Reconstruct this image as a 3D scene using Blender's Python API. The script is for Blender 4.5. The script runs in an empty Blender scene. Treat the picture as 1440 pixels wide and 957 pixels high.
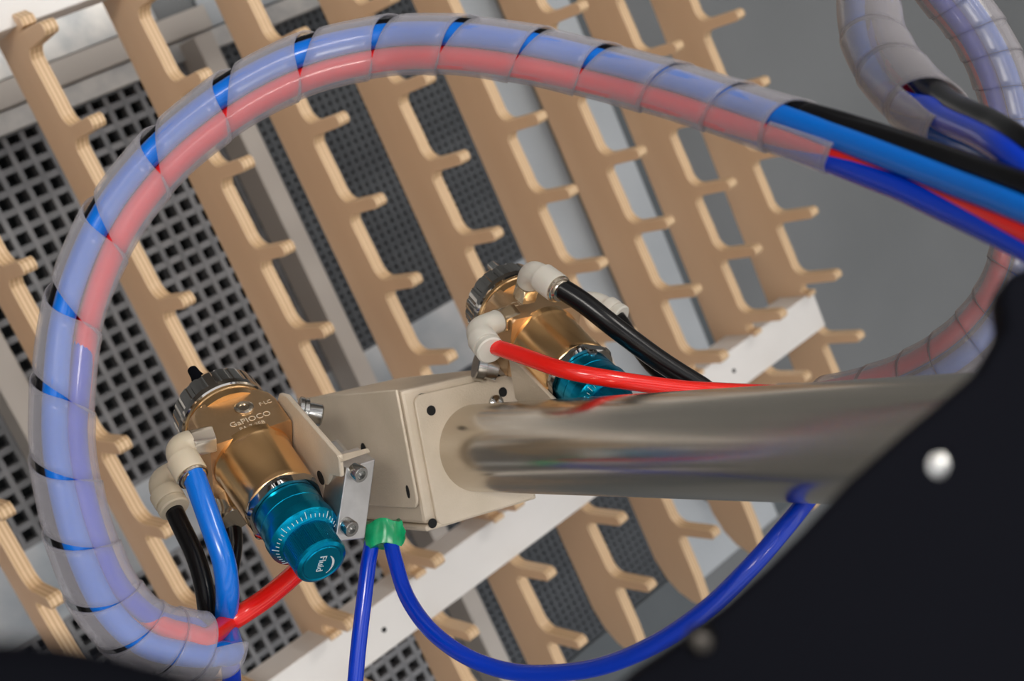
import bpy, bmesh, math, random
from mathutils import Vector as V, Matrix
random.seed(4)
PI = math.pi
# ---------------------------------------------------------------- camera
G = 0.45                                    # height of the rack's finger tips above the floor
RX = V((0.72826001, -0.3946885, 0.56023063))      # image right
RD = V((-0.45726779, -0.88876292, -0.03172739))   # image down
RF = V((0.51043465, -0.23306963, -0.82772883))    # view direction
CAM = V((-0.58071133, 0.19788851, 1.04996526 + G))
F = 1850.0
def ray(px, py): return RX*((px-720)/F) + RD*((py-478.5)/F) + RF
def at(px, py, z): return CAM + ray(px, py)*z
def on(px, py, ax, val):
    r = ray(px, py); return CAM + r*((val-CAM[ax])/r[ax])
S = bpy.context.scene
cd = bpy.data.cameras.new('camera'); cam = bpy.data.objects.new('camera', cd)
S.collection.objects.link(cam); S.camera = cam
cam.matrix_world = Matrix.Translation(CAM) @ Matrix((RX, -RD, -RF)).transposed().to_4x4()
cd.sensor_width = 36; cd.lens = 36*F/1440; cd.clip_start = 0.02
cd.dof.use_dof = True; cd.dof.focus_distance = 0.625; cd.dof.aperture_fstop = 12.5
# ---------------------------------------------------------------- light
S.view_settings.view_transform = 'Standard'; S.view_settings.look = 'None'
S.view_settings.exposure = 1.22; S.view_settings.gamma = 1.0; S.view_settings.use_curve_mapping = False
w = bpy.data.worlds.new('hall'); S.world = w; w.use_nodes = True
wn = w.node_tree.nodes; wl = w.node_tree.links
bg = wn['Background']; tc = wn.new('ShaderNodeTexCoord'); sp = wn.new('ShaderNodeSeparateXYZ'); cr = wn.new('ShaderNodeValToRGB')
wl.new(tc.outputs['Generated'], sp.inputs[0]); wl.new(sp.outputs['Z'], cr.inputs[0]); wl.new(cr.outputs[0], bg.inputs[0])
cr.color_ramp.elements[0].position = 0.5; cr.color_ramp.elements[0].color = (0.50, 0.48, 0.46, 1)
cr.color_ramp.elements[1].position = 0.8; cr.color_ramp.elements[1].color = (0.62, 0.62, 0.63, 1)
bg.inputs[1].default_value = 1.0
def area(name, loc, size, power, target, col=(1, 0.95, 0.88)):
    l = bpy.data.lights.new(name, 'AREA'); l.shape = 'RECTANGLE'; l.size, l.size_y = size; l.energy = power; l.color = col
    o = bpy.data.objects.new(name, l); S.collection.objects.link(o); o.location = loc
    o.rotation_euler = (V(target)-V(loc)).to_track_quat('-Z', 'Y').to_euler(); return o
area('ceiling_lamp', (-1.3, 0.9, 3.4), (0.35, 1.6), 26, (0, 0, 0.5))
area('ceiling_lamp', (1.2, 1.3, 3.4), (0.35, 1.6), 22, (0, 0, 0.5))
area('ceiling_lamp', (-0.2, -1.6, 3.4), (1.6, 0.35), 16, (0, 0, 0.5), (0.93, 0.96, 1))

# ---------------------------------------------------------------- materials
def mat(name, col, rough=0.5, metal=0.0, **k):
    m = bpy.data.materials.new(name); m.use_nodes = True; b = m.node_tree.nodes['Principled BSDF']
    b.inputs['Base Color'].default_value = (*col, 1); b.inputs['Roughness'].default_value = rough; b.inputs['Metallic'].default_value = metal
    for kk, v in k.items():
        b.inputs[{'coat': 'Coat Weight', 'alpha': 'Alpha', 'aniso': 'Anisotropic', 'sss': 'Subsurface Weight', 'emit': 'Emission Strength'}[kk]].default_value = v
    return m
def noisy(m, c1, c2, scale, bump=0.0, stretch=(1, 1, 1), detail=4, p0=.35, p1=.65, bscale=None):
    n = m.node_tree.nodes; l = m.node_tree.links; b = n['Principled BSDF']
    t = n.new('ShaderNodeTexCoord'); mp = n.new('ShaderNodeMapping'); mp.inputs['Scale'].default_value = stretch
    no = n.new('ShaderNodeTexNoise'); no.inputs['Scale'].default_value = scale; no.inputs['Detail'].default_value = detail
    r = n.new('ShaderNodeValToRGB'); r.color_ramp.elements[0].color = (*c1, 1); r.color_ramp.elements[1].color = (*c2, 1)
    r.color_ramp.elements[0].position = p0; r.color_ramp.elements[1].position = p1
    l.new(t.outputs['Object'], mp.inputs[0]); l.new(mp.outputs[0], no.inputs[0]); l.new(no.outputs[0], r.inputs[0]); l.new(r.outputs[0], b.inputs['Base Color'])
    if bump:
        bu = n.new('ShaderNodeBump'); bu.inputs['Strength'].default_value = bump; bu.inputs['Distance'].default_value = 0.0004
        n2 = n.new('ShaderNodeTexNoise'); n2.inputs['Scale'].default_value = bscale or scale; l.new(mp.outputs[0], n2.inputs[0])
        l.new(n2.outputs[0], bu.inputs['Height']); l.new(bu.outputs[0], b.inputs['Normal'])
    return m
M_floor = noisy(mat('floor_paint', (.16, .17, .175), .5), (.140, .149, .156), (.160, .169, .177), 3)
M_pit = mat('pit_darkness', (.05, .055, .06), .9)  # darkness of the void under the gratings is put into this colour
M_grate = noisy(mat('grating_steel', (.2, .2, .21), .5, .25), (.15, .155, .165), (.26, .26, .27), 14)
M_galv = noisy(mat('galvanised_sheet', (.5, .5, .5), .38, .45), (.34, .35, .36), (.62, .60, .57), 22, detail=6)
M_strip = noisy(mat('blue_grey_strip', (.4, .4, .4), .4, .35), (.27, .31, .35), (.50, .51, .52), 9, detail=6)
M_sheet = noisy(mat('bluish_sheet', (.4, .43, .46), .5, .1), (.40, .43, .46), (.46, .49, .52), 5)
M_slate = noisy(mat('slate_sheet', (.1, .11, .12), .5), (.075, .088, .098), (.095, .108, .118), 6)
M_beam = mat('beam_paint', (.50, .46, .42), .45)
M_beamshade = mat('shaded_beam_paint', (.27, .23, .185), .5)  # darker copy of the beam colour, shade on the beam painted in
M_rail = noisy(mat('white_powder_coat', (.7, .68, .66), .4), (.66, .64, .62), (.73, .71, .69), 8)
M_wood = noisy(mat('plywood_face', (.70, .48, .30), .5), (.68, .455, .28), (.79, .56, .37), 9, .2, (1, .18, 1), 6, .3, .7)
def ply_edge():
    m = mat('plywood_edge', (.7, .5, .3), .5); n = m.node_tree.nodes; l = m.node_tree.links; b = n['Principled BSDF']
    t = n.new('ShaderNodeTexCoord'); wv = n.new('ShaderNodeTexWave'); wv.wave_type = 'BANDS'; wv.bands_direction = 'X'
    wv.inputs['Scale'].default_value = 80; wv.inputs['Distortion'].default_value = .3
    r = n.new('ShaderNodeValToRGB'); r.color_ramp.elements[0].color = (.50, .32, .17, 1); r.color_ramp.elements[1].color = (.74, .54, .34, 1)
    l.new(t.outputs['Object'], wv.inputs[0]); l.new(wv.outputs[0], r.inputs[0]); l.new(r.outputs[0], b.inputs['Base Color']); return m
M_ply = ply_edge()
M_cream = noisy(mat('cream_powder_coat', (.58, .49, .38), .32), (.62, .53, .41), (.68, .58, .46), 40, .6, bscale=900)
M_hole = mat('hole_dark', (.006, .006, .006), .8)
M_gold = noisy(mat('anodised_gold', (.7, .42, .18), .24, 1.0), (.86, .55, .27), (.94, .62, .32), 30)
M_goldflat = noisy(mat('anodised_gold_satin', (.60, .38, .20), .42, 1.0), (.72, .48, .27), (.80, .54, .31), 60, .3, bscale=700)
M_chrome = mat('chrome', (.38, .36, .335), .07, 1.0)
M_brass = mat('nickel_brass', (.66, .58, .47), .2, 1.0)
M_steel = mat('socket_screw_steel', (.46, .46, .45), .22, 1.0)
M_alu = noisy(mat('brushed_aluminium', (.6, .6, .6), .36, .9), (.52, .51, .50), (.66, .65, .64), 60, .2)
M_blueal = mat('anodised_blue', (.0, .29, .49), .26, .92)
M_print = mat('white_engraving', (.62, .66, .66), .6)
M_goldglint = mat('engraving_highlight', (.98, .84, .64), .4, .5)  # highlights along the engraved letter outlines are put into the colour
M_fit = mat('cream_plastic', (.62, .53, .40), .42, sss=.05)
M_fitw = mat('white_plastic', (.66, .62, .55), .42, sss=.05)
M_red = mat('red_tube', (.86, .012, .006), .22, coat=.4)
M_lblue = mat('light_blue_tube', (.0, .15, .66), .22, coat=.15)
M_dblue = mat('dark_blue_tube', (.0, .042, .56), .2, coat=.15)
M_black = mat('black_tube', (.004, .004, .005), .25)
M_black.node_tree.nodes['Principled BSDF'].inputs['Specular IOR Level'].default_value = .3
M_green = noisy(mat('green_tape', (.0, .26, .10), .25), (.0, .28, .10), (.01, .42, .17), 120, .6)
M_house = noisy(mat('black_housing', (.008, .009, .013), .8), (.004, .0045, .007), (.006, .0065, .010), 6)
M_house.node_tree.nodes['Principled BSDF'].inputs['Specular IOR Level'].default_value = .04
def tube_steel():
    m = mat('polished_steel_tube', (.58, .525, .45), .2, 1.0); n = m.node_tree.nodes; l = m.node_tree.links; b = n['Principled BSDF']
    t = n.new('ShaderNodeTexCoord'); mp = n.new('ShaderNodeMapping'); mp.inputs['Scale'].default_value = (30, 30, 4)
    no = n.new('ShaderNodeTexNoise'); no.inputs['Scale'].default_value = 6; no.inputs['Detail'].default_value = 4
    mr = n.new('ShaderNodeMapRange'); mr.inputs[3].default_value = .14; mr.inputs[4].default_value = .3
    l.new(t.outputs['Object'], mp.inputs[0]); l.new(mp.outputs[0], no.inputs[0]); l.new(no.outputs[0], mr.inputs[0]); l.new(mr.outputs[0], b.inputs['Roughness'])
    return m
M_tube = tube_steel()
M_wrap = mat('milky_spiral_plastic', (.62, .60, .66), .2, alpha=.21)
M_wrap2 = mat('cloudy_spiral_plastic', (.44, .42, .45), .24, alpha=.30)

def cloudy_rim(m, a0, a1):                       # thicker plastic along a glancing view lets less through
    n = m.node_tree.nodes; l = m.node_tree.links
    lw = n.new('ShaderNodeLayerWeight'); lw.inputs[0].default_value = .35; mr = n.new('ShaderNodeMapRange')
    mr.inputs[1].default_value = .15; mr.inputs[2].default_value = .9; mr.inputs[3].default_value = a0; mr.inputs[4].default_value = a1
    l.new(lw.outputs['Facing'], mr.inputs[0]); l.new(mr.outputs[0], n['Principled BSDF'].inputs['Alpha'])
cloudy_rim(M_wrap, .19, .62); cloudy_rim(M_wrap2, .30, .72)

# ---------------------------------------------------------------- helpers
def link(name, me, m, parent=None, loc=None):
    o = bpy.data.objects.new(name, me); S.collection.objects.link(o)
    if m is not None:
        for q in (m if isinstance(m, (list, tuple)) else [m]): me.materials.append(q)
    if parent is not None: o.parent = parent
    if loc is not None: o.location = loc
    return o
def smooth(me, ang=35):
    me.polygons.foreach_set('use_smooth', [True]*len(me.polygons)); me.set_sharp_from_angle(angle=math.radians(ang)); me.update()
def pyd(name, vs, fs, m, parent=None, sm=35, fix=True):
    me = bpy.data.meshes.new(name); me.from_pydata([tuple(v) for v in vs], [], fs)
    if fix:
        bm = bmesh.new(); bm.from_mesh(me); bmesh.ops.recalc_face_normals(bm, faces=bm.faces); bm.to_mesh(me); bm.free()
    if sm: smooth(me, sm)
    return link(name, me, m, parent)
def bevel(o, wd, seg=2):
    b = o.modifiers.new('bevel', 'BEVEL'); b.width = wd; b.segments = seg; b.limit_method = 'ANGLE'; return o
def tag(o, label, cat, group=None, kind=None):
    if label: o['label'] = label
    if cat: o['category'] = cat
    if group: o['group'] = group
    if kind: o['kind'] = kind
    return o
def empty(name, loc=(0, 0, 0)):
    o = bpy.data.objects.new(name, None); S.collection.objects.link(o); o.empty_display_size = .02
    o.location = loc; return o
def boxv(c, ex, ey, ez):                       # oriented box: centre and three half vectors
    vs = [c+ex*a+ey*b+ez*d for a in (-1, 1) for b in (-1, 1) for d in (-1, 1)]
    return vs, [(0, 1, 3, 2), (4, 6, 7, 5), (0, 4, 5, 1), (2, 3, 7, 6), (0, 2, 6, 4), (1, 5, 7, 3)]
def obox(name, c, ex, ey, ez, m, parent=None, bv=0.0):
    vs, fs = boxv(c, ex, ey, ez); o = pyd(name, vs, fs, m, parent, sm=0)
    if bv: bevel(o, bv)
    return o
def abox(name, x0, x1, y0, y1, z0, z1, m, parent=None, bv=0.0):
    c = V(((x0+x1)/2, (y0+y1)/2, (z0+z1)/2))
    return obox(name, c, V(((x1-x0)/2, 0, 0)), V((0, (y1-y0)/2, 0)), V((0, 0, (z1-z0)/2)), m, parent, bv)
def basis(z, hint):
    z = z.normalized(); x = (hint-z*hint.dot(z)).normalized(); return x, z.cross(x), z
def lathe(prof, o, z, hint, n=48, sec=None):   # prof: (height, radius) along z from o; sec(theta, r, h) reshapes the section
    x, y, z = basis(z, hint); vs = []; fs = []; k = len(prof)
    for (h, r) in prof:
        for i in range(n):
            t = 2*PI*i/n; rr = sec(t, r, h) if sec else r
            vs.append(o+z*h+x*(rr*math.cos(t))+y*(rr*math.sin(t)))
    for j in range(k-1):
        for i in range(n):
            a, b = j*n+i, j*n+(i+1) % n; fs.append((a, b, b+n, a+n))
    fs.append(tuple(range(n-1, -1, -1))); fs.append(tuple((k-1)*n+i for i in range(n)))
    return vs, fs
def turned(name, prof, o, z, hint, m, parent=None, n=48, sec=None, sm=35):
    vs, fs = lathe(prof, o, z, hint, n, sec); return pyd(name, vs, fs, m, parent, sm)
def join(parts):
    vs = []; fs = []
    for a, b in parts:
        k = len(vs); vs += list(a); fs += [tuple(i+k for i in f) for f in b]
    return vs, fs
def prism(poly, d):                            # poly: list of points, d: extrusion vector
    n = len(poly); vs = list(poly)+[p+d for p in poly]
    fs = [tuple(range(n)), tuple(range(2*n-1, n-1, -1))]+[(i, i+n, (i+1) % n+n, (i+1) % n) for i in range(n)]
    return vs, fs
def spline(P, per=10):                         # Catmull-Rom over tuples
    out = []; n = len(P)
    for i in range(n-1):
        a, b, c, d = P[max(i-1, 0)], P[i], P[i+1], P[min(i+2, n-1)]
        for k in range(per):
            t = k/per; out.append(tuple(.5*(2*b[j]+(c[j]-a[j])*t+(2*a[j]-5*b[j]+4*c[j]-d[j])*t*t+(3*b[j]-a[j]-3*c[j]+d[j])*t**3) for j in range(len(b))))
    out.append(tuple(P[-1])); return out
def sweep(pts, rad, n=16):
    vs = []; fs = []; N = None; k = len(pts)
    for i, p in enumerate(pts):
        T = (pts[min(i+1, k-1)]-pts[max(i-1, 0)]).normalized()
        if N is None: N = T.orthogonal().normalized()
        N = (N-T*N.dot(T)).normalized(); B = T.cross(N); r = rad[i] if hasattr(rad, '__len__') else rad
        for j in range(n):
            a = 2*PI*j/n; vs.append(p+N*(r*math.cos(a))+B*(r*math.sin(a)))
    for i in range(k-1):
        for j in range(n):
            a, b = i*n+j, i*n+(j+1) % n; fs.append((a, b, b+n, a+n))
    fs.append(tuple(range(n-1, -1, -1))); fs.append(tuple((k-1)*n+i for i in range(n)))
    return vs, fs
def wpath(P, per=10):                          # (px, py, depth) control points -> world points
    return [V(q) for q in spline([tuple(at(*p[:3])) for p in P], per)]
def pipe(name, P, r, m, parent=None, per=10, n=16):
    vs, fs = sweep(wpath(P, per), r, n); return pyd(name, vs, fs, m, parent, 60)

# ================================================================ setting
PX0, PX1, PY0, PY1 = -1.4, 0.468, -0.665, 0.279          # grating pit
bm_parts = []
def slab(x0, x1, y0, y1, z0, z1):
    return boxv(V(((x0+x1)/2, (y0+y1)/2, (z0+z1)/2)), V(((x1-x0)/2, 0, 0)), V((0, (y1-y0)/2, 0)), V((0, 0, (z1-z0)/2)))
vs, fs = join([slab(PX1, 4, -4, 4, -.4, -.004), slab(-4, PX0, -4, 4, -.4, -.004), slab(PX0, PX1, PY1, 4, -.4, -.004), slab(PX0, PX1, -4, PY0, -.4, -.004)])
tag(pyd('floor', vs, fs, M_floor, sm=0), 'grey painted hall floor beside the grating', None, kind='structure')
tag(abox('trim_1', PX0, PX1, PY0, PY1, -.42, -.36, M_pit), 'bottom of the pit under the floor grating, coloured as dark void', None, kind='structure')

M_wall = mat('hall_wall_paint', (.42, .38, .33), .7); M_dado = mat('hall_wall_lower', (.20, .18, .16), .6); M_addbeam = mat('added_roof_beam_paint', (.10, .10, .11), .6)
for nm, x0, x1, y0, y1 in (('wall_left', -3.1, -3, -3, 3), ('wall_right', 3, 3.1, -3, 3), ('wall_back', -3, 3, 3, 3.1), ('wall_front', -3, 3, -3.1, -3)):
    tag(abox(nm, x0, x1, y0, y1, -.004, 2.6, M_wall), 'pale hall wall', None, kind='structure')
for nm, x0, x1, y0, y1 in (('baseboard_left', -3, -2.98, -3, 3), ('baseboard_right', 2.98, 3, -3, 3), ('baseboard_back', -2.98, 2.98, 2.98, 3), ('baseboard_front', -2.98, 2.98, -3, -2.98)):
    tag(abox(nm, x0, x1, y0, y1, -.004, 1.0, M_dado), 'darker lower part of the hall wall', None, kind='structure')
for k in range(6): tag(abox('trim_%d' % (k+2), -3, 3, -2.6+k*1.02, -2.25+k*1.02, 3.0, 3.3, M_addbeam), 'added unseen dark roof beam for stripes in the metal reflections', None, kind='structure')  # unseen beams added to give contrast stripes in the metal reflections
M_grate2 = noisy(mat('dark_grating_steel', (.08, .09, .1), .55, .2), (.045, .051, .060), (.078, .086, .096), 14)
def grating(PX0, PX1, y0, y1, label, M_grate, hw=.0030, p=.0208):
    g = empty('floor_grating', ((PX0+PX1)/2, (y0+y1)/2, -.03)); tag(g, label, 'grating')
    g2 = Matrix.Translation(-g.location)
    nb = int((PX1-PX0)/p); nc = int((y1-y0)/p)
    def inst(name, me, loc):
        o = bpy.data.objects.new(name, me); S.collection.objects.link(o); o.parent = g; o.location = V(loc)-g.location
    a, b = boxv(V((0, 0, 0)), V((hw, 0, 0)), V((0, (y1-y0)/2, 0)), V((0, 0, .012)))
    mb = bpy.data.meshes.new('bearing_bar'); mb.from_pydata([tuple(v) for v in a], [], b); mb.materials.append(M_grate)
    a, b = boxv(V((0, 0, 0)), V(((PX1-PX0)/2, 0, 0)), V((0, hw+.0006, 0)), V((0, 0, .009)))
    mc = bpy.data.meshes.new('cross_bar'); mc.from_pydata([tuple(v) for v in a], [], b); mc.materials.append(M_grate)
    for i in range(nb+1): inst('bearing_bar', mb, (PX0+p*i+.003, (y0+y1)/2, -.014))
    for i in range(nc+1): inst('cross_bar', mc, ((PX0+PX1)/2, y0+p*i+.003, -.012))
PXM = .108
grating(PX0, PXM, -.133, PY1, 'grey square mesh floor grating behind the left gun, upper left panel', M_grate)
grating(PXM+.001, PX1, -.133, PY1, 'darker floor grating right of the pale floor beam, upper panel', M_grate2, .0031, .0112)
grating(PX0, PXM, PY0, -.2226, 'grey square mesh floor grating at lower left under the boards', M_grate)
grating(PXM+.001, PX1, PY0, -.2226, 'darker floor grating below the white rail, lower right panel', M_grate2, .0031, .0112)
tag(abox('floor_strip', PX0, PX1-.0, -.2226, -.133, -.03, -.002, M_strip, bv=.001), 'galvanised sheet strip between the two gratings', 'sheet strip')
tag(abox('floor_strip', -1.4, .50, .281, .304, -.004, .012, M_galv, bv=.001), 'mottled galvanised strip along the top edge of the grating', 'sheet strip')
tag(abox('floor_strip', -1.4, .07, .3345, .39, -.004, .016, M_galv, bv=.001), 'bright galvanised strip under the corner of the white panel', 'sheet strip')
tag(abox('cross_beam', -1.4, .13, .3055, .3335, -.004, .020, M_beam, bv=.002), 'taupe cross beam between two galvanised strips at upper left', 'beam')
tag(abox('floor_beam', .082, .1065, -.62, .30, .0005, .058, M_beam, bv=.002), 'pale square floor beam crossing the grating behind the boards', 'beam')
tag(abox('floor_beam', -.292, -.262, -.62, .30, .0005, .058, M_beam, bv=.002), 'pale floor beam at the left edge behind the outermost board', 'beam')
tag(abox('floor_beam', .540, .566, -.60, .5, -.003, .07, M_beamshade, bv=.002), 'floor beam with shade in its taupe colour, between two wooden boards right of the grating', 'beam')
tag(abox('floor_panel', .471, .662, -.70, .5, -.004, .004, M_sheet, bv=.001), 'light grey-blue sheet panel beside the grating', 'floor panel')
tag(abox('floor_panel', .663, .715, -.70, .5, -.004, .002, M_slate, bv=.001), 'dark slate strip beside the light grey-blue panel', 'floor panel')
tag(abox('floor_panel', -1.4, .470, -1.0, -.6655, -.004, .002, M_slate, bv=.001), 'dark slate sheet below the lower grating', 'floor panel')
tag(abox('floor_panel', .13, .50, .306, .60, -.004, .003, M_sheet, bv=.001), 'bluish galvanised sheet above the grating at the top edge', 'floor panel')

# ================================================================ rack
rack = empty('wooden_finger_rack', (0, 0, G-.1))
tag(rack, 'rack of upright plywood boards with fingers standing over the floor grating', 'rack')
def arc(cx, cy, r, a0, a1, n=4):
    return [(cx+r*math.cos(math.radians(a0+(a1-a0)*i/n)), cy+r*math.sin(math.radians(a0+(a1-a0)*i/n))) for i in range(n+1)]
def board_profile():
    P = [(.344, -.122), (.344, -.052), (.338, -.040), (.331, -.040), (.330, -.052)]     # (Y, height)
    for i in range(-1, 9):
        y = .24-.08*i; fr = -.060
        if i > -1: P += [(y+.030, fr)]+arc(y+.0195, fr+.0135, .0135, 270, 180, 5)
        t = .0058
        P += [(y+t, -.004), (y+t-.003, 0), (y-t+.003, 0), (y-t, -.004), (y-t-.0005, fr+.007), (y-t-.004, fr+.001), (y-t-.008, fr-.002)]
        if i == 6: P += [(y-.017, fr), (y-.018, fr+.010), (y-.023, fr+.010), (y-.026, fr)]
    P += [(-.46, -.062), (-.497, -.066), (-.500, -.072), (-.498, -.085), (-.487, -.103), (-.470, -.115), (-.445, -.122)]
    return P
prof = board_profile(); n = len(prof); th = .0062
vs = [(-th, y, z+.1) for y, z in prof]+[(th, y, z+.1) for y, z in prof]
fs = [tuple(range(n)), tuple(range(2*n-1, n-1, -1))]+[(i, i+n, (i+1) % n+n, (i+1) % n) for i in range(n)]
me = bpy.data.meshes.new('notched_board'); me.from_pydata(vs, [], fs)
bm = bmesh.new(); bm.from_mesh(me); bmesh.ops.recalc_face_normals(bm, faces=bm.faces)
bm.faces.ensure_lookup_table()
for f in bm.faces:
    f.material_index = 0 if len(f.verts) > 10 else 1
bm.to_mesh(me); bm.free(); me.materials.append(M_wood); me.materials.append(M_ply)
b = 0.1022
for j in range(-5, 6):
    o = bpy.data.objects.new('notched_board', me); S.collection.objects.link(o); o.parent = rack; o.location = (j*b, 0, 0)
    bevel(o, .0012, 2)
# rails (coordinates relative to the rack)
def rail(x0, x1, y0, y1, label, holes=()):
    o = abox('rail', x0, x1, y0, y1, .1-.100, .1-.054, M_rail, rack, .0015); o['label'] = label
    for hx, hy in holes:
        a, f = lathe([(0, .0026), (.0008, .0026)], V((hx, hy, .1-.0545)), V((0, 0, 1)), V((1, 0, 0)), 16)
        pyd('screw_hole', a, f, M_hole, o)
hl = []
for p in ((540, 885), (1032, 521)):
    q = on(*p, 2, G-.054); hl.append((q.x, q.y))
rail(-.9, .5165, -.307, -.2605, 'white lower rail in front of the boards', hl)
rail(-.9, .5165, .3345, .42, 'white upper rail at the top left')

# ================================================================ mounting arm
A0 = at(760, 628, .66); A1 = at(1100, 623, .525); T = (A1-A0).normalized(); Z0 = A0-T*.06
arm = empty('mounting_arm', Z0); tag(arm, 'polished steel tube with cream metal bracket carrying both spray guns', 'robot arm')
def child(par, o):                                    # a mesh built in world coordinates goes under its thing or part
    o.parent = par
    o.matrix_parent_inverse = Matrix.Translation(par.location).inverted() if par.type == 'EMPTY' else Matrix.Identity(4)
    return o
zt = Z0.z
c1 = on(562, 548, 2, zt); c2 = on(722, 512, 2, zt)
ex = (c2-c1); ex = (ex-T*ex.dot(T)).normalized(); ey = T.cross(ex)    # ex to image right, ey to image up
L = .0728
cc = c1+ex*L/2-ey*L/2
tb = child(arm, turned('steel_tube', [(0, .0235), (.9, .0235)], cc+T*.0005+(Z0-cc)*.0, T, ex, M_tube, n=96))
# align the tube on its measured axis
off = (Z0-cc); off -= T*off.dot(T); tb.data.transform(Matrix.Translation(off))
H = .118
top = cc-T*.002
# folded box: walls separate
child(arm, obox('box_body', cc-T*(H/2+.0016), ex*(L/2-.0012), ey*(L/2-.0006), T*(H/2), M_cream, None, .0022))
def plate(name, o, u, v, nrm, poly, th, m, bv=.0006):
    pts = [o+u*a+v*b_ for a, b_ in poly]; a, f = prism(pts, nrm*th); q = pyd(name, a, f, m, sm=30); bevel(q, bv); return q
def rrect(x0, x1, y0, y1, r, cor=(1, 1, 1, 1)):
    P = []
    for (cx, cy, a, k) in ((x1-r, y1-r, 0, cor[0]), (x0+r, y1-r, 90, cor[1]), (x0+r, y0+r, 180, cor[2]), (x1-r, y0+r, 270, cor[3])):
        if k: P += arc(cx, cy, r, a, a+90, 5)
        else: P.append((cx+(r if a in (0, 270) else -r), cy+(r if a in (0, 90) else -r)))
    return P
# raised cover plate on the top face, carries the tube
def loc2(px, py, h=0.0):
    p = on(px, py, 2, zt+h)-c1; return p.dot(ex), p.dot(ey)
u0, v0 = loc2(585, 557); u1, v1 = loc2(724, 515)
cov = child(arm, plate('cover_plate', c1-T*.0016, ex, ey, T, rrect(.0072, L-.0008, -L-.002, v0+.0005, .005), .0022, M_cream))
for px, py, r in ((605, 577, .0027), (707, 551, .0027)):
    u, v = loc2(px, py)
    child(arm, turned('screw_hole', [(0, r), (.0003, r)], c1+ex*u+ey*v+T*.0006, T, ex, M_hole, n=24))
for px, py in ((595, 556), (697, 528)):
    u, v = loc2(px, py)
    child(arm, plate('slot_hole', c1-T*.0018, ex, ey, T, [(u+.0048*math.cos(t*PI/8), v-.003+.0042*math.sin(t*PI/8)) for t in range(9)], .0019, M_hole, .0001))
u, v = loc2(697, 567)
child(arm, turned('pan_head_screw', [(0, .0047), (.0012, .0046), (.0024, .0034), (.0030, .0016), (.0031, .0002)], c1+ex*u+ey*v+T*.0006, T, ex, M_steel, n=32))
# side panel on the left wall (faces away from ex)
sp_ = child(arm, plate('side_panel', c1-ex*.0008, -T, ey, -ex, rrect(-.0005, H, -L*.86, .0006, .006, (0, 0, 1, 0)), .0018, M_cream, .0008))
def onplane(px, py, o, nrm):
    r = ray(px, py); return CAM+r*((o-CAM).dot(nrm)/r.dot(nrm))
for px, py, ra, rb in ((512, 633, .0042, .0028), (574, 691, .0035, .0014)):
    p = onplane(px, py, c1-ex*.0027, ex)
    pts = [p+T*(rb*math.cos(k*PI/8))-ey*(ra*math.sin(k*PI/8)) for k in range(16)]
    a, f = prism(pts, -ex*.0004); child(arm, pyd('slot_hole', a, f, M_hole))
p = onplane(617, 722, c1-ex*.0, T)
# lower lip of the box with its notch
child(arm, obox('bottom_lip', c1+ex*L/2-ey*(L+.0012)-T*(H/2), ex*(L/2), ey*.0016, T*(H/2), M_cream, None, .0012))
child(arm, turned('corner_notch', [(0, .0026), (.0003, .0026)], c1+ex*.0042-ey*(L-.0008)+T*.0003, T, ex, M_hole, n=20))

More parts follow.
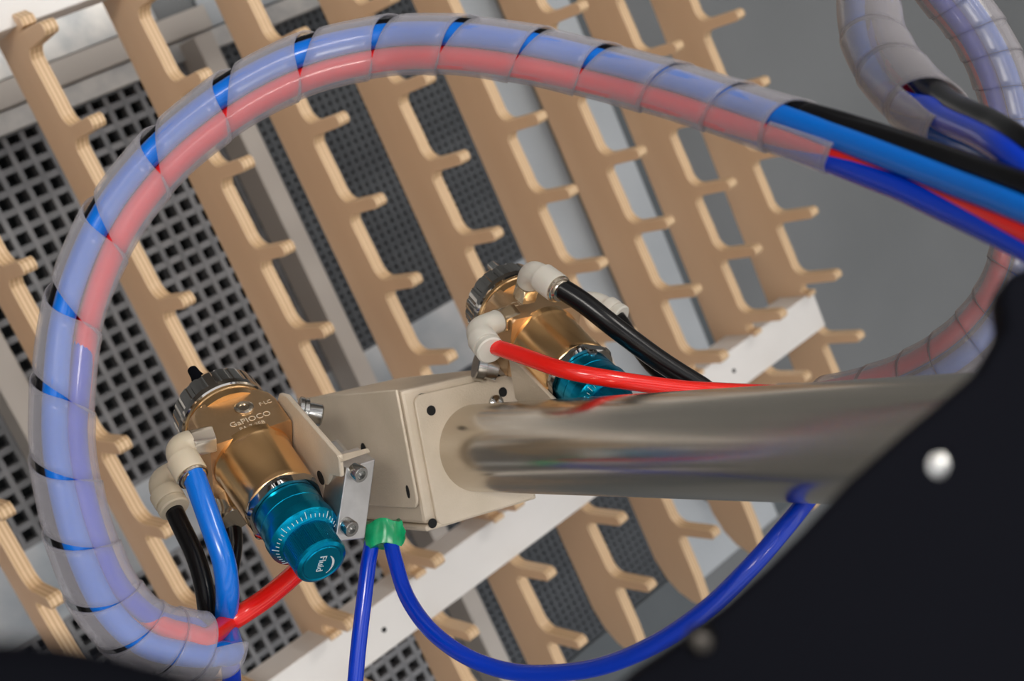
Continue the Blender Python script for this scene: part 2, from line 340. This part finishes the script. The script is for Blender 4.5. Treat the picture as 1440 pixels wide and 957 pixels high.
# ================================================================ spray guns
def make_gun(K, R, v2, roll, label, fluid, dist=.110, scale=1.0):
    z = (K-R).normalized()
    e1 = RX*v2[0]+RD*v2[1]; e1, e2, z = basis(z, e1)
    ca, sa = math.cos(math.radians(roll)), math.sin(math.radians(roll))
    m1 = e2*ca+e1*sa                    # normal of the flat with the screw
    m2 = e1*ca-e2*sa                    # side normal, away from the camera
    O = K
    g = empty('spray_gun', K); tag(g, label, 'spray gun')
    def P(s, a=0, b_=0): return O-z*(s*scale)+m2*(a*scale)+m1*(b_*scale)
    def tr(name, prof, m, par=g, n=64, sec=None, sm=35):
        return child(par, turned(name, [(-h*scale, r*scale) for h, r in prof], O, z, m2, m, n=n, sec=sec, sm=sm))
    # knob with fine grooves
    rib = lambda t, r, h: r*(1-.018*(1 if int(t/(2*PI)*176) % 2 else 0)) if .0025*scale < -h < .0158*scale else r
    kn = tr('adjusting_knob', [(.0000, .0002), (.0000, .0092), (.0004, .0096), (.0002, .0104), (.0010, .0121), (.0024, .0126), (.0026, .0126), (.0157, .0126), (.0160, .0122), (.018, .0120)], M_blueal, n=352, sec=rib, sm=28)
    kn['label'] = 'grooved blue adjusting knob'
    cap = tr('regulator_collar', [(.0150, .0120), (.0158, .0136), (.0182, .0166), (.0190, .0174), (.0205, .0176), (.0240, .0176), (.0246, .0170), (.0300, .0167), (.0302, .0164), (.0305, .0167), (.0375, .0167), (.0375, .012)], M_blueal, n=96)
    cap['label'] = 'blue regulator collar with engraved scale'
    # scale marks on the cone of the collar
    parts = []
    for k in range(40):
        a = 2*PI*k/40; d = m2*math.cos(a)+m1*math.sin(a); tt = z.cross(d)
        lo, hi = (.0140, .0166) if k % 5 == 0 else (.0140, .0153)
        h0 = .0158+(lo-.0136)*.8; h1 = .0158+(hi-.0136)*.8
        p0 = O-z*(h0*scale)+d*lo*scale; p1 = O-z*(h1*scale)+d*hi*scale
        mid = (p0+p1)/2; hv = (p1-p0)/2; nn = hv.cross(tt).normalized()
        parts.append(boxv(mid, hv, tt*.00016, nn*.00016))
    a, f = join(parts); child(cap, pyd('scale_marks', a, f, M_print, sm=0))
    # lock nut
    hexs = lambda t, r, h: min(r, .0184*scale/max(math.cos(((t+.3) % (PI/3))-PI/6), .1)*.985)
    tr('lock_nut', [(.0378, .0168), (.0380, .0188), (.0392, .0202), (.0412, .0202), (.0424, .0192), (.0424, .015)], M_chrome, n=96, sec=hexs, sm=25)
    br = tr('gold_barrel', [(.0424, .0178), (.0430, .0186), (.0436, .0188), (.0460, .0190), (.0730, .0192), (.0745, .0200), (.0757, .0202), (.079, .0204)], M_gold, n=96)
    sq = lambda t, r, h: min(r, (.0180 if abs(math.sin(t)) > .64 else .0210)*scale/max(abs(math.cos(t)), abs(math.sin(t))*(.0210/.0180), .01) if True else r)
    def sec(t, r, h):
        c, s_ = abs(math.cos(t)), abs(math.sin(t)); return min(r, .0212*scale/max(c, 1e-6), .0180*scale/max(s_, 1e-6))
    tr('gold_block', [(.0770, .0130), (.0770, .0262), (.0776, .0270), (.0960, .0272), (.1010, .0262), (.1050, .0240), (.1062, .0222), (.1062, .015)], M_goldflat, n=240, sec=sec, sm=25)
    tr('gold_neck', [(.104, .0150), (.104, .0214), (.1082, .0216), (.1086, .0222), (.1100, .0224), (.1110, .0215)], M_gold, n=96)
    notch = lambda t, r, h: r*(1-.022*(1 if (t/(2*PI)*20) % 1 < .30 else 0)) if -h > .1135*scale else r
    tr('air_cap_ring', [(.1100, .0150), (.1100, .0222), (.1106, .0233), (.1132, .0236), (.1136, .0236), (.1225, .0232), (.1240, .0222), (.1250, .0190), (.1258, .0150)], M_chrome, n=220, sec=notch, sm=22)
    parts = []
    for sgn in (1, -1):
        base = O-z*.122*scale+(m1*.70+m2*(-.28 if fluid else .1))*(.0175*sgn)
        d1 = -z
        a = basis(d1, m2)
        parts.append(lathe([(0, .0052), (.005, .0050), (.0135, .0030), (.0185, .0026), (.0188, .0012)], base, d1, m2, 20))
    parts.append(lathe([(0, .0125), (.004, .0118), (.0075, .0060), (.0090, .0035)], O-z*.125*scale, -z, m2, 32))
    a, f = join(parts); child(g, pyd('air_cap', a, f, M_steel if not fluid else M_house, sm=35))
    return g, O, z, m1, m2, P, tr, kn

K1 = at(449.5, 785.6, .600); R1 = at(318, 590, .668)
K1 = R1+(K1-R1).normalized()*.110
g1, O1, z1, m11, m12, P1, tr1, kn1 = make_gun(K1, R1, (.86, -.51), 28.6, 'gold spray gun with blue knob at lower left, knob face toward the camera', True)
R2 = at(722, 437, .722); N2 = at(814, 528, .674); zz = (N2-R2).normalized(); K2 = R2+zz*.110
g2, O2, z2, m21, m22, P2, tr2, kn2 = make_gun(K2, R2, (.71, -.70), 41, 'gold spray gun behind the bracket, its blue knob half hidden by the steel tube', False)

def text_mesh(name, body, size, o, rdir, udir, m, parent, depth=.00012, wpos=None):
    c = bpy.data.curves.new(name, 'FONT'); c.body = body; c.size = size; c.extrude = depth; c.align_x = 'CENTER'; c.align_y = 'CENTER'; c.resolution_u = 3
    t = bpy.data.objects.new(name, c); S.collection.objects.link(t)
    dg = bpy.context.evaluated_depsgraph_get(); me = bpy.data.meshes.new_from_object(t.evaluated_get(dg)); bpy.data.objects.remove(t)
    r = rdir.normalized(); n_ = r.cross(udir).normalized(); u_ = n_.cross(r)
    me.transform(Matrix.Translation(o) @ Matrix((r, u_, n_)).transposed().to_4x4()); me.materials.clear()
    return child(parent, link(name, me, m))
ca, sa = math.cos(math.radians(28.6)), math.sin(math.radians(28.6))
e1_ = m12*ca+m11*sa; e2_ = m11*ca-m12*sa
rd = (e1_*-.70+e2_*-.71).normalized(); ud = (e1_*.71+e2_*-.70).normalized()
text_mesh('lettering', 'Fluid', .0050, O1+z1*.0001-ud*.0008, rd, ud, M_print, kn1, wpos=g1.location)
pts = []
for k in range(13):
    a = math.radians(150-115*k/12); pts.append(O1+z1*.0002+rd*(.0062*math.cos(a)+.0012)+ud*(.0066*math.sin(a)-.0004))
in_ = []
for k in range(13):
    a = math.radians(150-115*k/12); wv = .0002+.0011*math.sin(PI*min(1, k/12*1.1))*.9
    in_.append(O1+z1*.0002+rd*((.0062-wv)*math.cos(a)+.0012)+ud*((.0066-wv)*math.sin(a)-.0004))
a, f = prism(pts+in_[::-1], z1*.00012); child(kn1, pyd('swoosh_emblem', a, f, M_print, sm=0))
# flat with screw and engraved text on gun 1
def onflat(px, py, O, m1_, d=.0181): return onplane(px, py, O+m1_*d, m1_)
sc = onflat(343, 573, O1, m11)
o = child(g1, turned('socket_screw', [(0, .0049), (.0006, .0048), (.0010, .0040), (.0006, .0027), (-.0012, .0025), (-.0012, .0002)], sc, m11, m12, M_brass, n=32))
def etext(body, px, py, size):
    c = onflat(px, py, O1, m11, .01802); text_mesh('engraved_lettering', body, size, c, m12, -z1*-1 if False else -z1, M_goldglint, g1, .00008, g1.location)
etext('F·LC', 373, 566, .0034); etext('GaPIOCO', 352, 589, .0050); etext('PA-7-2EB', 355, 598, .0034)
c = onflat(727, 427, O2, m21, .01802); text_mesh('engraved_lettering', 'CE', .0056, c, m22, -z2, M_goldglint, g2, .00008, g2.location)
q = onplane(833, 495, O2+m21*.0167, m21)
child(g2, turned('set_screw', [(0, .0026), (.0012, .0024), (.0012, .0014), (.0004, .0012)], q-m21*.0004, m21, m22, M_steel, n=24))

# ---------------------------------------------------------------- push-in elbow fittings
def fitting(name, gun, P0, Pc, P1_, r, m, hexm, label=None, collar='metal', rr=None, hexlen=.35, tuberad=.005):
    """threaded hex from P0, elbow at Pc, tube socket to P1_"""
    root = child(gun, pyd(name, *fitbody(P0, Pc, P1_, r, hexlen), m, sm=40))
    if label: root['label'] = label
    d = (Pc-P0); L_ = d.length; d.normalize()
    hx = lambda t, q, h: min(q, r*.80/max(math.cos((t % (PI/3))-PI/6), .1))
    o = turned('hex_nut', [(-.001, r*.5), (-.001, r*.90), (.0008, r*.95), (L_*hexlen-.0015, r*.95), (L_*hexlen, r*.86), (L_*hexlen, r*.62), (L_*hexlen+.0012, r*.62)], P0, d, T, hexm, n=60, sec=hx, sm=22)
    child(root, o)
    d2 = (P1_-Pc).normalized()
    if collar == 'metal':
        o = turned('release_collar', [(-.003, r*.80), (0, r*.93), (.0008, r*.97), (.0018, r*.93), (.0020, r*.82), (.0030, r*.80), (.0036, r*.74), (.0036, tuberad*.9)], P1_, d2, T, M_brass, n=40)
    else:
        o = turned('release_collar', [(-.003, r*.80), (.0, r*.86), (.0004, r*.80), (.0016, r*.80), (.0018, r*.98), (.0044, r*.98), (.0050, r*.88), (.0050, tuberad*.9)], P1_, d2, T, m, n=40)
    child(root, o)
    return root
def fitbody(P0, Pc, P1_, r, hexlen):
    d = (Pc-P0); L_ = d.length; d.normalize(); e = (P1_-Pc); L2 = e.length; e.normalize()
    rr = min(r*1.0, L2*.5); pts = [P0+d*(L_*hexlen), P0+d*(L_*hexlen+.0006)]
    rad = [r*.70, r*.80]
    a = Pc-d*rr; c = Pc+e*rr
    for k in range(9):
        t = k/8; pts.append(a*(1-t)**2+Pc*2*t*(1-t)+c*t*t); rad.append(r*(.82+.02*math.sin(PI*t)))
    pts += [c+e*.0003, c+e*(.0010), c+e*((P1_-c).dot(e)-.0008), P1_, P1_+e*.0001]; rad += [r*.84, r*1.0, r*1.0, r*.95, r*.7]
    return sweep(pts, rad, 28)
# gun 1
f1 = fitting('elbow_fitting', g1, at(296, 617, .630), at(246, 628, .622), at(270, 668, .612), .0078, M_fit, M_brass, 'cream elbow fitting holding the light blue tube', hexlen=.55, tuberad=.0049)
f2 = fitting('elbow_fitting', g1, at(282, 650, .660), at(222, 676, .648), at(240, 706, .640), .0078, M_fit, M_brass, 'cream elbow fitting holding the black tube', 'plastic', tuberad=.0038)
child(g1, turned('hose_socket', [(0, .0070), (.010, .0070), (.0104, .0078), (.013, .0080), (.0142, .0074), (.0142, .004)], at(322, 700, .654), (at(327, 738, .648)-at(318, 712, .656)).normalized(), T, M_brass, n=36))
# gun 2
f3 = fitting('elbow_fitting', g2, at(739, 412, .688), at(748, 379, .672), at(784, 405, .660), .0076, M_fitw, M_brass, 'white elbow fitting holding the thick black tube', hexlen=.45, tuberad=.0055)
f4 = fitting('elbow_fitting', g2, at(718, 444, .690), at(668, 464, .672), at(685, 486, .660), .0076, M_fitw, M_brass, 'cream elbow fitting holding the red tube', 'plastic', hexlen=.36, tuberad=.0044)
f5 = fitting('elbow_fitting', g2, at(808, 425, .735), at(840, 424, .735), at(864, 440, .728), .0072, M_fitw, M_brass, 'white elbow fitting on the far side', 'plastic', tuberad=.004)

# ---------------------------------------------------------------- gun mount plates, washers, clamp
def inplane(poly, o, nrm): return [onplane(px, py, o, nrm) for px, py in poly]
po = O1+m12*.0222
pl = inplane([(392, 553), (402, 556), (476, 641), (479, 671), (464, 668), (460, 700), (450, 722), (420, 700), (372, 625)], po, m12)
a, f = prism(pl, m12*.0024); mp1 = child(arm, bevel(pyd('gun_mount_plate', a, f, M_cream, sm=30), .0008))
# folded flange of the mount plate toward the clamp
fl = [at(473, 640, .605), at(517, 630, .634), at(520, 636, .634), at(479, 650, .605)]
a, f = prism(fl, RF*.0022); child(arm, bevel(pyd('mount_flange', a, f, M_cream, sm=30), .0005))
p = onplane(452, 671, po, m12); child(arm, turned('mount_hole', [(0, .0036), (.0003, .0036)], p-m12*.0003, -m12, T, M_hole, n=24))
p = at(418, 578, .668); ax_ = (RX*.9+RD*.18+RF*.25).normalized()
child(arm, turned('washer_stack', [(0, .0068), (.0005, .0078), (.0024, .0078), (.0028, .0070), (.0032, .0076), (.0050, .0076), (.0054, .0066)], p, ax_, T, M_steel, n=40))
child(arm, turned('mount_screw', [(.0054, .0056), (.0060, .0058), (.0120, .0058), (.0128, .0050), (.0128, .003), (.009, .0028), (.009, .0004)], p, ax_, T, M_steel, n=40))
p = at(668, 513, .705)
child(arm, turned('washer_stack', [(0, .0072), (.0006, .0080), (.005, .0080), (.0054, .0070), (.0058, .0062), (.012, .0062), (.0125, .004)], p, ax_, T, M_steel, n=40))
pl = [at(714, 500, .690), at(722, 503, .688), at(782, 566, .66), at(740, 575, .69), at(724, 560, .70)]
a, f = prism(pl, m22*.0024); child(arm, bevel(pyd('gun_mount_plate', a, f, M_cream, sm=30), .0007))
# aluminium clamp bar
fr = [at(487, 658, .612), at(528, 645, .625), at(513, 757, .625), at(471, 762, .612)]
a, f = prism(fr, (at(463, 640, .634)-at(487, 658, .612)))
cl = child(arm, bevel(pyd('clamp_bar', a, f, M_alu, sm=0), .0006)); cl['label'] = 'brushed aluminium clamp bar'
sd = (at(512, 670, .611)-at(498, 661, .616)).normalized()
for px, py in ((498, 661), (485, 737)):
    s0 = at(px, py, .6165)
    o = turned('socket_screw', [(0, .0040), (.0052, .0040), (.0058, .0036), (.0058, .0022), (.0030, .0021), (.0030, .0003)], s0, sd, T, M_steel, n=32)
    child(cl, o)
a, f = prism([at(462, 622, .66), at(472, 619, .66), at(490, 640, .655), at(478, 646, .655)], RF*.01)
child(arm, bevel(pyd('clamp_block', a, f, M_alu, sm=0), .0006))

# ================================================================ spiral hoses
def hose_frames(P, per=14):
    q = spline([tuple(at(p[0], p[1], p[2]))+(p[3]*p[2]/F,) for p in P], per)
    pts = [V(t[:3]) for t in q]; rad = [t[3] for t in q]; fr_ = []
    n_ = len(pts)
    for i in range(n_):
        t = (pts[min(i+1, n_-1)]-pts[max(i-1, 0)]).normalized(); v = CAM-pts[i]; v = (v-t*v.dot(t)).normalized()
        fr_.append((t, v, v.cross(t)))
    return pts, rad, fr_
def lerp_frames(H_, u):
    pts, rad, fr_ = H_; u = max(0, min(len(pts)-1.001, u)); i = int(u); t = u-i
    p = pts[i].lerp(pts[i+1], t); r = rad[i]*(1-t)+rad[i+1]*t
    T_ = fr_[i][0].lerp(fr_[i+1][0], t).normalized(); v = fr_[i][1].lerp(fr_[i+1][1], t).normalized(); n_ = fr_[i][2].lerp(fr_[i+1][2], t).normalized()
    return p, r, T_, v, n_
def proj(p):
    d = p-CAM; z = d.dot(RF); return 720+F*d.dot(RX)/z, 478.5+F*d.dot(RD)/z
def nearest(H_, px, py):
    best = None
    for i, p in enumerate(H_[0]):
        x, y = proj(p); d = (x-px)**2+(y-py)**2
        if best is None or d < best[0]: best = (d, i)
    return best[1]
def wrap(name, H_, slits, gaps, label, m, sgn=1, tp=None, phase=70):
    """slits: path positions (u); ribbon winds one turn between neighbours; gaps: opening as a share of the pitch"""
    N_ = len(slits)-1; steps = 40; vs = []; fs = []; W = 6
    def S_(x):
        x = max(0, min(N_-1e-6, x)); i = int(x); f_ = x-i; return slits[i]*(1-f_)+slits[i+1]*f_
    def G_(x):
        x = max(0, min(N_-1e-6, x)); i = int(x); f_ = x-i; return gaps[i]*(1-f_)+gaps[min(i+1, N_-1)]*f_
    tot = int((N_-1)*steps)
    for k in range(tot+1):
        x = k/steps; phi = 2*PI*x
        s0, s1 = S_(x), S_(x+1); g0, g1_ = G_(x), G_(x+1)
        c = math.cos(phi-math.radians(phase)); pit = s1-s0
        a0 = s0+pit*max(g0*c, -.03)*.5; a1 = s1-pit*max(g1_*c, -.03)*.5
        if a1 < a0+.05: a1 = a0+.05
        for j in range(W+1):
            t = j/W; u = a0+(a1-a0)*t; p, r, T_, v, n_ = lerp_frames(H_, u)
            rr = r*(1.0+.05*t-.015*math.sin(PI*t))
            vs.append(p+(v*math.cos(phi)+n_*(sgn*math.sin(phi)))*rr)
    for k in range(tot):
        for j in range(W):
            a = k*(W+1)+j; fs.append((a, a+1, a+W+2, a+W+1))
    o = pyd(name, vs, fs, m, sm=60, fix=False)
    so = o.modifiers.new('thickness', 'SOLIDIFY'); so.thickness = .0009; so.offset = -1
    return tag(o, label, 'hose wrap')
def bundle_path(H_, u0, u1, ang0, ang1, off, sgn=1, step=4):
    out = []; k = max(2, int(abs(u1-u0)/step))
    for i in range(k+1):
        t = i/k; u = u0+(u1-u0)*t; p, r, T_, v, n_ = lerp_frames(H_, u)
        a = math.radians(ang0+(ang1-ang0)*t); q_ = p+(v*math.cos(a)+n_*(sgn*math.sin(a)))*(r*off); out.append((q_.x, q_.y, q_.z, r))
    return out
def cable(name, seq, r, m, label, cat='tube', per=4, group=None):
    q = spline([tuple(p) if len(p) == 4 else (*p, .0135) for p in seq], per); a, f = sweep([V(t[:3]) for t in q], [min(r, .40*t[3]) for t in q], 16)
    return tag(pyd(name, a, f, m, sm=60), label, cat, group)

def keyed(H_, keys, sgn=1, step=4):                 # keys: (u, angle, offset share of the radius)
    out = []
    for i in range(len(keys)-1):
        (u0, a0, o0), (u1, a1, o1) = keys[i], keys[i+1]; k = max(2, int(abs(u1-u0)/step))
        for q in range(k+(1 if i == len(keys)-2 else 0)):
            t = q/k; p, r, T_, v, n_ = lerp_frames(H_, u0+(u1-u0)*t); a = math.radians(a0+(a1-a0)*t); of = o0+(o1-o0)*t
            q_ = p+(v*math.cos(a)+n_*(sgn*math.sin(a)))*(r*of); out.append((q_.x, q_.y, q_.z, r))
    return out
H1 = hose_frames([(318, 905, .60, 47), (270, 908, .585, 50), (205, 893, .57, 51), (150, 840, .56, 50), (112, 750, .55, 47), (90, 650, .545, 45), (88, 560, .54, 44), (103, 440, .54, 43), (150, 325, .54, 44), (222, 228, .54, 43), (318, 148, .54, 43), (425, 92, .54, 43), (540, 65, .54, 42), (640, 63, .53, 42), (745, 77, .52, 42), (845, 100, .51, 41), (950, 128, .49, 41), (1050, 160, .47, 42), (1130, 186, .45, 43), (1210, 215, .43, 44), (1330, 262, .40, 46), (1450, 310, .37, 48), (1600, 380, .34, 50)])
sp1 = [(330, 905), (275, 908), (235, 903), (188, 885), (150, 835), (112, 758), (92, 662), (86, 550), (101, 435), (150, 322), (224, 228), (318, 146), (425, 92), (536, 65), (640, 63), (745, 77), (838, 98), (935, 125), (1020, 150), (1105, 178), (1200, 213)]
sl1 = [nearest(H1, *p) for p in sp1]
ga1 = [-.02, .0, .05, .12, .12, .12, .16, .12, .24, .22, .24, .26, .22, .20, .16, .10, .18, .04, .03, .20]
wrap('spiral_hose_wrap', H1, sl1, ga1, 'milky spiral wrap of the large hose loop crossing the front from lower left', M_wrap)
uE = nearest(H1, 300, 908); uX = nearest(H1, 1200, 213); uEnd = len(H1[0])-2
# tubes of the first bundle (one continuous tube each)
cable('light_blue_tube', [at(271, 664, .611), at(284, 700, .606), at(300, 745, .602), at(315, 790, .600), at(320, 835, .602), at(318, 880, .612)]+keyed(H1, [(uE-4, 30, .5), (uE+40, 15, .53), (uE+80, 25, .53), (uE+110, 40, .53), (uX-40, 40, .53), (uX-5, 22, .52), (uX+40, 12, .8), (uEnd, 12, .75)]), .0056, M_lblue, 'light blue air tube from the left gun into the large hose loop')
cable('black_tube', [at(241, 710, .640), at(255, 740, .634), at(274, 780, .626), at(286, 820, .620), at(292, 860, .614)]+keyed(H1, [(uE, 95, .5), (uE+40, 108, .53), (uX-20, 100, .55), (uX+30, 88, .9), (uEnd, 80, 1.15)]), .0046, M_black, 'black tube from the cream elbow of the left gun into the large hose loop')
cable('black_tube', [at(323, 727, .652), at(327, 760, .650), at(322, 800, .645), at(310, 845, .635), at(300, 880, .622)]+keyed(H1, [(uE, 170, .5), (uE+40, 168, .56), (uX-60, 140, .5), (uX-5, 85, .55), (uX+40, 62, 1.0), (uEnd, 55, 1.1)]), .0050, M_black, 'short black tube behind the light blue tube under the left gun barrel')
cable('red_tube', [at(440, 770, .655), at(424, 796, .645), at(405, 815, .635), at(372, 842, .622), at(340, 863, .612), at(318, 877, .608)]+keyed(H1, [(uE+5, 330, .45), (uE+16, 300, .4), (uE+40, 215, .5), (uE+72, 235, .53), (uE+105, 305, .53), (uX-30, 305, .54), (uX+10, 310, .15), (uX+40, 325, .75), (uEnd, 322, 1.2)]), .0050, M_red, 'red tube running behind the knob of the left gun into the hose loop')
cable('dark_blue_tube', [at(325, 990, .64), at(326, 957, .635), at(322, 930, .625), at(306, 915, .615)]+keyed(H1, [(uE+5, 255, .5), (uE+40, 300, .5), (uE+72, 300, .5), (uE+105, 225, .5), (uX-30, 250, .5), (uX+10, 298, .62), (uX+40, 292, .95), (uEnd, 290, 1.3)]), .0046, M_dblue, 'dark blue tube rising from the bottom edge into the hose loop')

H2 = hose_frames([(1560, 340, .36, 48), (1440, 235, .39, 46), (1385, 196, .42, 45), (1325, 165, .46, 47), (1270, 120, .50, 47), (1232, 62, .53, 45), (1222, 0, .56, 43), (1240, -55, .58, 42), (1285, -65, .60, 41), (1330, -15, .61, 40), (1370, 35, .61, 38), (1402, 95, .61, 38), (1423, 165, .61, 37), (1434, 235, .61, 37), (1436, 310, .61, 37), (1425, 380, .61, 38), (1395, 440, .62, 39), (1345, 492, .63, 39), (1275, 533, .65, 38), (1200, 556, .67, 36), (1120, 568, .69, 33), (1040, 566, .70, 30)])
sp2 = [(1355, 178), (1300, 145), (1258, 100), (1232, 60), (1223, 10), (1232, -45), (1272, -68), (1320, -30), (1348, 5), (1372, 37), (1395, 78), (1411, 122), (1424, 172), (1431, 220), (1436, 272), (1436, 325), (1426, 378), (1398, 435), (1368, 472), (1325, 505), (1278, 532), (1215, 552), (1150, 566)]
sl2 = [nearest(H2, *p) for p in sp2]
ga2 = [.10, .02, .10, -.02, -.02, 0, 0, 0, 0, -.02, -.02, -.02, -.02, -.02, 0, .05, .05, .02, 0, 0, 0, 0]
wrap('spiral_hose_wrap', H2, sl2, ga2, 'milky spiral wrap of the second hose curling through the upper right corner', M_wrap2)
u2a = 2; u2b = nearest(H2, 1120, 568)
def b2(a0, a1, off): return bundle_path(H2, u2a, u2b, a0, a1, off)
u2c = nearest(H2, 1325, 165)
cable('red_tube', keyed(H2, [(u2a, 200, .5), (u2c, 200, .5), (u2c+60, 220, .5), (u2c+100, 290, .55), (u2b-20, 290, .55), (u2b, 290, .5)])+[at(1010, 549, .655), at(950, 545, .642), at(850, 531, .628), at(790, 519, .630), at(735, 500, .645), at(692, 486, .660)], .0042, M_red, 'red tube from the right-hand gun passing over its blue knob')
cable('black_tube', keyed(H2, [(u2a, 300, .7), (u2c, 300, .5), (u2c+60, 200, .5), (u2b, 170, .5)])+[at(1020, 562, .668), at(985, 543, .664), at(925, 505, .660), at(862, 458, .657), at(820, 425, .658), at(784, 402, .660)], .0056, M_black, 'thick glossy black tube from the top elbow of the gun behind the bracket')
cable('black_tube', keyed(H2, [(u2a, 270, .6), (u2c, 260, .5), (u2c+60, 130, .5), (u2b, 110, .5)])+[at(1010, 560, .690), at(960, 543, .700), at(925, 522, .705), at(898, 490, .712), at(880, 462, .720), at(866, 442, .727)], .0042, M_black, 'thinner black tube behind the thick one at the gun behind the bracket')
cable('dark_blue_tube', keyed(H2, [(u2a, 0, .6), (u2c, 0, .5), (u2c+60, 330, .5), (u2b, 230, .5)])+[at(1000, 600, .72), at(900, 600, .73)], .0044, M_dblue, 'dark blue tube inside the second hose leaving toward the right edge')
cable('light_blue_tube', keyed(H2, [(u2a, 130, .5), (u2c, 100, .5), (u2c+60, 40, .5), (u2c+90, 30, .5), (u2b, 40, .5)])+[at(1000, 590, .71), at(900, 590, .72)], .0044, M_lblue, 'light blue tube inside the second hose at upper right')

# loose dark blue tubes with green tape
cable('dark_blue_tube', [at(528, 738, .656), at(526, 750, .655), at(519, 785, .650), at(511, 850, .645), at(504, 910, .642), at(499, 965, .64), at(495, 1010, .64)], .00395, M_dblue, 'dark blue tube hanging straight down from the green tape', per=8)
cable('dark_blue_tube', [at(545, 738, .656), at(547, 750, .655), at(555, 785, .645), at(572, 838, .63), at(605, 885, .61), at(655, 922, .59), at(715, 943, .575), at(780, 946, .56), at(850, 935, .545), at(925, 903, .53), at(995, 855, .52), at(1055, 797, .515), at(1105, 740, .52), at(1145, 690, .54), at(1190, 630, .56)], .0038, M_dblue, 'dark blue tube sagging in a wide loop from the green tape to the right', per=8)
def tape():
    pr_ = [(0, .0092, .0062), (.002, .0096, .0066), (.006, .0098, .0062), (.0100, .0100, .0066), (.0122, .0094, .0064)]
    o_ = at(538, 733, .655); d = (at(541, 768, .652)-o_).normalized(); x, y, z = basis(d, RX); vs = []; n_ = 40
    for k, (h, a_, b_) in enumerate(pr_):
        for i in range(n_):
            t = 2*PI*i/n_; w_ = 1+.05*math.sin(5*t+k)+.035*math.sin(11*t-k)
            vs.append(o_+z*(h+.0012*math.sin(3*t))+x*(a_*w_*math.cos(t))+y*(b_*w_*math.sin(t)))
    fs = [(j*n_+i, j*n_+(i+1) % n_, (j+1)*n_+(i+1) % n_, (j+1)*n_+i) for j in range(len(pr_)-1) for i in range(n_)]
    fs += [tuple(range(n_-1, -1, -1)), tuple((len(pr_)-1)*n_+i for i in range(n_))]
    o = tag(pyd('green_tape', vs, fs, M_green, sm=50), 'green tape wound round two dark blue tubes under the bracket', 'tape')
    a, f = prism([at(566, 738, .652), at(571, 747, .650), at(565, 762, .650), at(559, 760, .652), at(559, 738, .653)], RF*.0008); pyd('tape_end', a, f, M_green, o, sm=0)
tape()

# ================================================================ near black housing
zh = .215
edge = [(1446, 372), (1412, 386), (1405, 420), (1412, 459), (1377, 518), (1333, 556), (1266, 612), (1186, 684), (1115, 760), (1062, 812), (1000, 868), (925, 925), (850, 975), (800, 1250), (2000, 1250), (2000, 330)]
hp = [at(px, py, zh-(px-1100)*.00001) for px, py in edge]
M_dimbolt = mat('dim_glint_bolt', (.06, .055, .05), .4, 1.0)  # weak glint of the small bolt painted as a darker metal
hs = empty('robot_housing', at(1500, 1100, zh)); tag(hs, 'large out-of-focus black robot housing filling the lower right corner', 'robot housing')
a, f = prism(hp, ray(1240, 640).normalized()*.022); child(hs, bevel(pyd('housing_shell', a, f, M_house, sm=30), .0015, 3))
for px, py, r in ((1315, 652, .0034), (985, 898, .0026)):
    o = child(hs, turned('cover_bolt', [(0, r), (.0012, r*.95), (.0028, r*.6), (.003, r*.2)], at(px, py, zh+.0005), -RF, RX, M_steel, n=32)); o['label'] = 'shiny round bolt head' if px > 1200 else 'round bolt head coloured dark for its dim glint'
    if px < 1200: o.data.materials[0] = M_dimbolt
tag(pipe('black_strap', [(-300, 975, .12), (-100, 962, .12), (60, 962, .12), (200, 990, .12), (360, 1040, .12)], .0040, M_house), 'very blurred black strap across the bottom left corner', 'strap')
